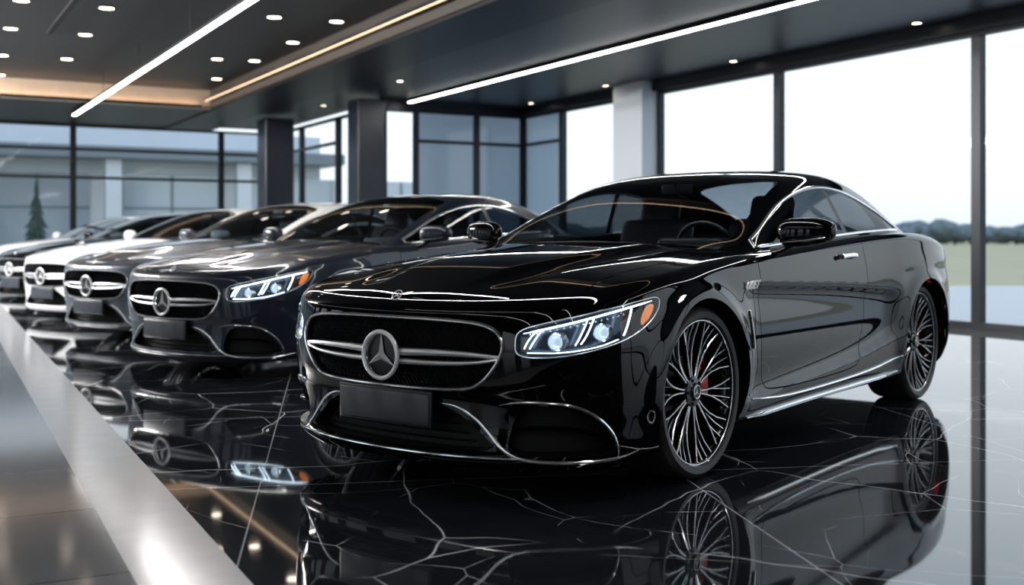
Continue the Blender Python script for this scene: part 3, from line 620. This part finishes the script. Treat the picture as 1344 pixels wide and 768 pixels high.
bay('u',7.75,18.55,20.7,3.4); bay('u',7.75,20.7,22.9,3.4,(2.9,)); bay('u',7.75,22.9,25.0,3.4,(2.9,))
for a,b in ((6.57,7.7),(3.44,6.57),(.3,3.44),(-2.8,.3),(-5.9,-2.8),(-9,-5.9)): bay('v',25,a,b,3.42,(2.9,2.3))
rb('wall_left',-9.1,-9,-8,25.1,3.2,4.1,WALLD); rb('wall_front',-9,10.8,-8.1,-8,0,4.1,WALLD)
uu_=-8.
while uu_<24.9:
    e_=min(uu_+1.1,25.); rb('wall_left',-9.1,-9,uu_,e_,0,3.2,WALLD)
    if e_<24.5: bay('u',-9.05,e_,min(e_+2.2,25),3.2)  # unseen side windows, added to brighten reflections in chrome, paint and floor
    uu_=e_+2.2
NAVYC=mat('column_navy',(.010,.014,.024),.3)
for i,(x,y,w) in enumerate(((-2.52,19.2,.5),(-4.75,22.3,.58))):
    bm=bmesh.new(); rbox(bm,(0,0,1.70),(w,w,3.4),.02); rbox(bm,(0,0,.06),(w+.04,w+.04,.12),.01); o=obj('wall_pillar',bm,NAVYC,smooth=False); o.location=(x,y,0); o.rotation_euler.z=RA; o['kind']='structure'
def tagit(o,l,c,g=None):
    o['label']=l; o['category']=c
    if g: o['group']=g
def lin(v,u0,u1,z,w,label,name='linear_light',hang=False,group=None,em=EM):
    L=u1-u0; bm=bmesh.new(); rbox(bm,(0,0,.02),(w+.03,L+.03,.04),.004); o=obj(name,bm,FRAME,smooth=False); o.location=W(v,(u0+u1)/2,z); o.rotation_euler.z=RA
    bm=bmesh.new(); rbox(bm,(0,0,-.004),(w,L,.012),0); obj('diffuser',bm,em,o,smooth=False)
    if hang:
        bm=bmesh.new(); n=int(L/3)
        for k in range(n+1):
            y=-L/2+.2+(L-.4)*k/n; top=CH-z-.002 if (u0+u1)/2+y<20.8 else 3.428-z; tube(bm,[(0,y,.03),(0,y,top)],.004)
        obj('suspension_cable',bm,FRAME,o)
    tagit(o,label,'light',group); return o
lin(3.12,1.0,22.5,3.36,.075,'long suspended white linear light under the left recessed ceiling',hang=True)
lin(8.16,-5.,18.2,3.45,.075,'long white linear light on the low ceiling near the windows')
lin(-1.5,-6,6,3.5,.08,'added unseen linear light hanging behind the camera on the left',hang=True); lin(.9,-6.5,-.5,3.5,.08,'added unseen short linear light hanging behind the camera',hang=True)  # both out of view, added for more light and highlights on the cars
lin(-5,-6,16,3.5,.08,'added unseen linear light hanging beside the far left wall',hang=True)  # another unseen strip, added to light the row of cars
lin(5.15,-7.5,20.7,3.56,.025,'warm cove light strip along the beam','cove_light',em=EMW)
bm=bmesh.new(); rbox(bm,(0,0,0),(13.8,.09,.02),0); rbox(bm,(0,-.045,.015),(13.8,.012,.05),0); o=obj('cove_light',bm,FRAME,smooth=False); o.location=W(-1.8,20.80,3.45); o.rotation_euler.z=RA; tagit(o,'warm cove light strip at the back of the recessed ceiling','light')
bm=bmesh.new(); rbox(bm,(0,0,.018),(13.7,.05,.012),0); obj('diffuser',bm,mat('cove_wash_emitter',(1,.7,.4),.5,0,0,(1,.72,.46),7.),o,smooth=False)
bm=bmesh.new(); rbox(bm,(0,0,0),(.07,14,.02),0); o=obj('ceiling_slot',bm,DARK,smooth=False); o.location=W(1.9,9,CH-.01); o.rotation_euler.z=RA; tagit(o,'narrow dark slot running along the recessed ceiling','ceiling slot')
def dl(px,py,z,vmax,vmin,label,group,r=.075):
    dh=z-1.04; Z=1457*dh/(311-py); X=(px-672)/1457*Z; v=.871*X+.491*Z; u=-.491*X+.871*Z; v=max(vmin,min(vmax,v))
    bm=bmesh.new()
    pr=[(r*1.15,0),(r*1.15,-.012),(r*1.0,-.012),(r*.95,.0)]
    R=[[bm.verts.new((q*math.cos(2*pi*k/24),q*math.sin(2*pi*k/24),h)) for k in range(24)] for q,h in pr]
    for i in range(3):
        for k in range(24): bm.faces.new((R[i][k],R[i][(k+1)%24],R[i+1][(k+1)%24],R[i+1][k]))
    o=obj('ceiling_downlight',bm,FRAME); o.location=W(v,u,z-.001)
    bm=bmesh.new(); bmesh.ops.create_circle(bm,cap_ends=True,segments=24,radius=r*.97)
    for q in bm.verts: q.co.z=-.006
    obj('lamp_disc',bm,EMD,o,smooth=False); tagit(o,label,'ceiling light',group)
for px,py in ((360,22),(475,31),(415,58),(354,81),(285,77),(310,105),(112,45),(88,77),(140,10),(14,37),(28,0),(285,-30),(430,-90),(3,72),(200,-60),(60,-90),(0,98)):
    dl(px,py,CH,4.98,-8,'round warm downlight in the recessed dark ceiling','downlights in the recessed ceiling',.09)
for px,py in ((985,82),(1235,34),(697,135),(525,106),(425,138),(795,112)):
    dl(px,py,3.5,10.3,6.5,'small round downlight in the low ceiling by the windows','downlights in the low ceiling',.055)
def area(v,u,z,sx,sy,e,c=(1,.97,.94),tilt=0):
    l=bpy.data.lights.new('area','AREA'); l.shape='RECTANGLE'; l.size=sx; l.size_y=sy; l.energy=e; l.color=c; o=bpy.data.objects.new('area_light',l); COL.objects.link(o); o.location=W(v,u,z); o.rotation_euler=(0,tilt,RA); 
    if tilt: o.rotation_euler=(Matrix.Rotation(RA,3,'Z')@Matrix.Rotation(tilt,3,'Y')).to_euler()
area(3.12,9,3.33,.08,14,170); area(8.16,7,3.42,.08,20,150)
area(-3.2,17,3.5,.3,7,1400,tilt=-.95)  # added fill without a fixture, tilted to brighten the white car noses
# ================================================================ OUTSIDE
PAVE=noisy(mat('pavement',(.50,.51,.52),.5),2,.12); GRASS=noisy(mat('field_grass',(.42,.37,.24),.9),.12,.3)
bm=bmesh.new(); rbox(bm,(0,0,-.10),(120,120,.1),0); o=obj('pavement',bm,PAVE,smooth=False); o.location=(10,-33,-.10); o['kind']='structure'
bm=bmesh.new(); bmesh.ops.create_grid(bm,x_segments=2,y_segments=2,size=600); o=obj('grass_field',bm,GRASS,smooth=False); o.location=(0,0,-.22); o['kind']='structure'
LEAF=noisy(mat('hazy_leaves',(.14,.19,.22),.9),1.5,.3); BARK=mat('bark',(.06,.05,.045),.9); PINE=noisy(mat('pine_green',(.05,.08,.07),.9),3,.5)  # bluish haze of distance is mixed into the leaf colour
def crownmesh(seed,sx,sz):
    rnd=random.Random(seed); bm=bmesh.new()
    for k in range(7):
        g=bmesh.ops.create_icosphere(bm,subdivisions=3,radius=rnd.uniform(.38,.62)); o=Vector((rnd.uniform(-.75,.75),rnd.uniform(-.5,.5),rnd.uniform(-.25,.4)))
        for v in g['verts']:
            d=noise.noise(v.co*4+o*7)*.25+noise.noise(v.co*10+o*3)*.1; v.co=v.co*(1+d)+o; v.co.x*=sx; v.co.y*=sx; v.co.z=v.co.z*sz
    return bm
src=[]
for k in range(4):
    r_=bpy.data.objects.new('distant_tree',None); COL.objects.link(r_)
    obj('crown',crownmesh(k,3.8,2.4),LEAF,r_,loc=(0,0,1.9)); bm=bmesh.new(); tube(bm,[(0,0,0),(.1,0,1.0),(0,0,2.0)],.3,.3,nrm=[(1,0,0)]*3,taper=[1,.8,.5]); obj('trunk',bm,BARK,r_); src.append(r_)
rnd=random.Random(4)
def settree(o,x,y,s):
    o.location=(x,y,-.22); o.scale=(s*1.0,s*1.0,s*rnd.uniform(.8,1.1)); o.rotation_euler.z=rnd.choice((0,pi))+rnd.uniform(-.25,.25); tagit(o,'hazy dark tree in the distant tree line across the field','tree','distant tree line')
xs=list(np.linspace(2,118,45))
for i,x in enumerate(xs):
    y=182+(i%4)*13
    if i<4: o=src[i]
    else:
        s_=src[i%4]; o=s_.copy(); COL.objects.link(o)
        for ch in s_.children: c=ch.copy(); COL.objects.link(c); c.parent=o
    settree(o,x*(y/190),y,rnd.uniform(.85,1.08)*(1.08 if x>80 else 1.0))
def conifer(x,y,h,label):
    r_=bpy.data.objects.new('conifer',None); COL.objects.link(r_); r_.location=(x,y,-.15); bm=bmesh.new(); rnd=random.Random(int(x*10))
    for k in range(12):
        z0=.35+h*.078*k; R=(h*.24)*(1-k/12.5); n_=22; top=bm.verts.new((0,0,z0+h*.15)); ring=[bm.verts.new((R*(1 if j%2 else .55)*math.cos(2*pi*j/n_+k)*rnd.uniform(.75,1.15),R*(1 if j%2 else .55)*math.sin(2*pi*j/n_+k)*rnd.uniform(.75,1.15),z0-(.14 if j%2 else 0)*rnd.uniform(.5,1.4))) for j in range(n_)]
        for j in range(n_): bm.faces.new((ring[j],ring[(j+1)%n_],top))
    obj('foliage',bm,PINE,r_); bm=bmesh.new(); tube(bm,[(0,0,0),(0,0,1.2)],.1,.1,nrm=[(1,0,0)]*2); obj('trunk',bm,BARK,r_); tagit(r_,label,'tree')
conifer(-13.2,30.8,2.5,'small dark conifer outside the far left windows'); conifer(-14.9,31.4,2.0,'shorter dark conifer at the far left edge outside the windows')
FAC=noisy(mat('facade_grey',(.66,.73,.80),.5),1,.08); FACG=mat('facade_glass',(.46,.54,.62),.15,.2,.5); FACD=mat('facade_frame',(.20,.24,.28),.4)
b=bpy.data.objects.new('neighbour_building',None); COL.objects.link(b); b.location=W(0,36,-.15); b.rotation_euler.z=RA
bm=bmesh.new(); rbox(bm,(-4,3,2.3),(34,5,4.6),0); obj('wall',bm,FAC,b,smooth=False)
bm=bmesh.new(); rbox(bm,(-4,0,3.75),(34.6,2.2,.35),0); obj('canopy',bm,FACD,b,smooth=False)
for k in range(9): 
    bm=bmesh.new(); rbox(bm,(-18+4*k,-.6,1.8),(.45,.45,3.5),0); obj('column',bm,WHITEW,b,smooth=False)
for k in range(9):
    bm=bmesh.new(); rbox(bm,(-18+4*k+2,.46,1.7),(3.0,.06,2.9),0); w_=obj('window',bm,FACG,b,smooth=False)
    bm=bmesh.new(); rbox(bm,(-18+4*k+2,.42,2.1),(3.0,.05,.07),0); rbox(bm,(-18+4*k+2,.42,1.7),(.07,.05,2.9),0); obj('window_frame',bm,FACD,w_,smooth=False)
tagit(b,'low grey building with pale columns and dark windows beyond the back glazing','building')
w=bpy.data.worlds.new('w'); sc.world=w; w.use_nodes=True; nt=w.node_tree; bg=nt.nodes['Background']; tc=nt.nodes.new('ShaderNodeTexCoord'); sp=nt.nodes.new('ShaderNodeSeparateXYZ'); cr=nt.nodes.new('ShaderNodeValToRGB')
nt.links.new(tc.outputs['Generated'],sp.inputs[0]); nt.links.new(sp.outputs['Z'],cr.inputs[0]); nt.links.new(cr.outputs[0],bg.inputs[0])
cr.color_ramp.elements[0].position=0.; cr.color_ramp.elements[0].color=(.58,.64,.69,1); cr.color_ramp.elements[1].position=.6; cr.color_ramp.elements[1].color=(.54,.68,.84,1)
e_=cr.color_ramp.elements.new(.07); e_.color=(.72,.78,.82,1); e_=cr.color_ramp.elements.new(.2); e_.color=(.73,.81,.87,1)
bg.inputs[1].default_value=1.6
cd=bpy.data.cameras.new('cam'); cam=bpy.data.objects.new('camera',cd); COL.objects.link(cam); sc.camera=cam
cam.location=(0,0,1.04); cam.rotation_euler=(pi/2,0,0); cd.sensor_width=36; cd.lens=36*1457/1344; cd.shift_y=-73/1344; cd.clip_end=2000
cd.dof.use_dof=True; cd.dof.focus_distance=5.0; cd.dof.aperture_fstop=1.8
sc.view_settings.view_transform='Standard'; sc.view_settings.look='None'
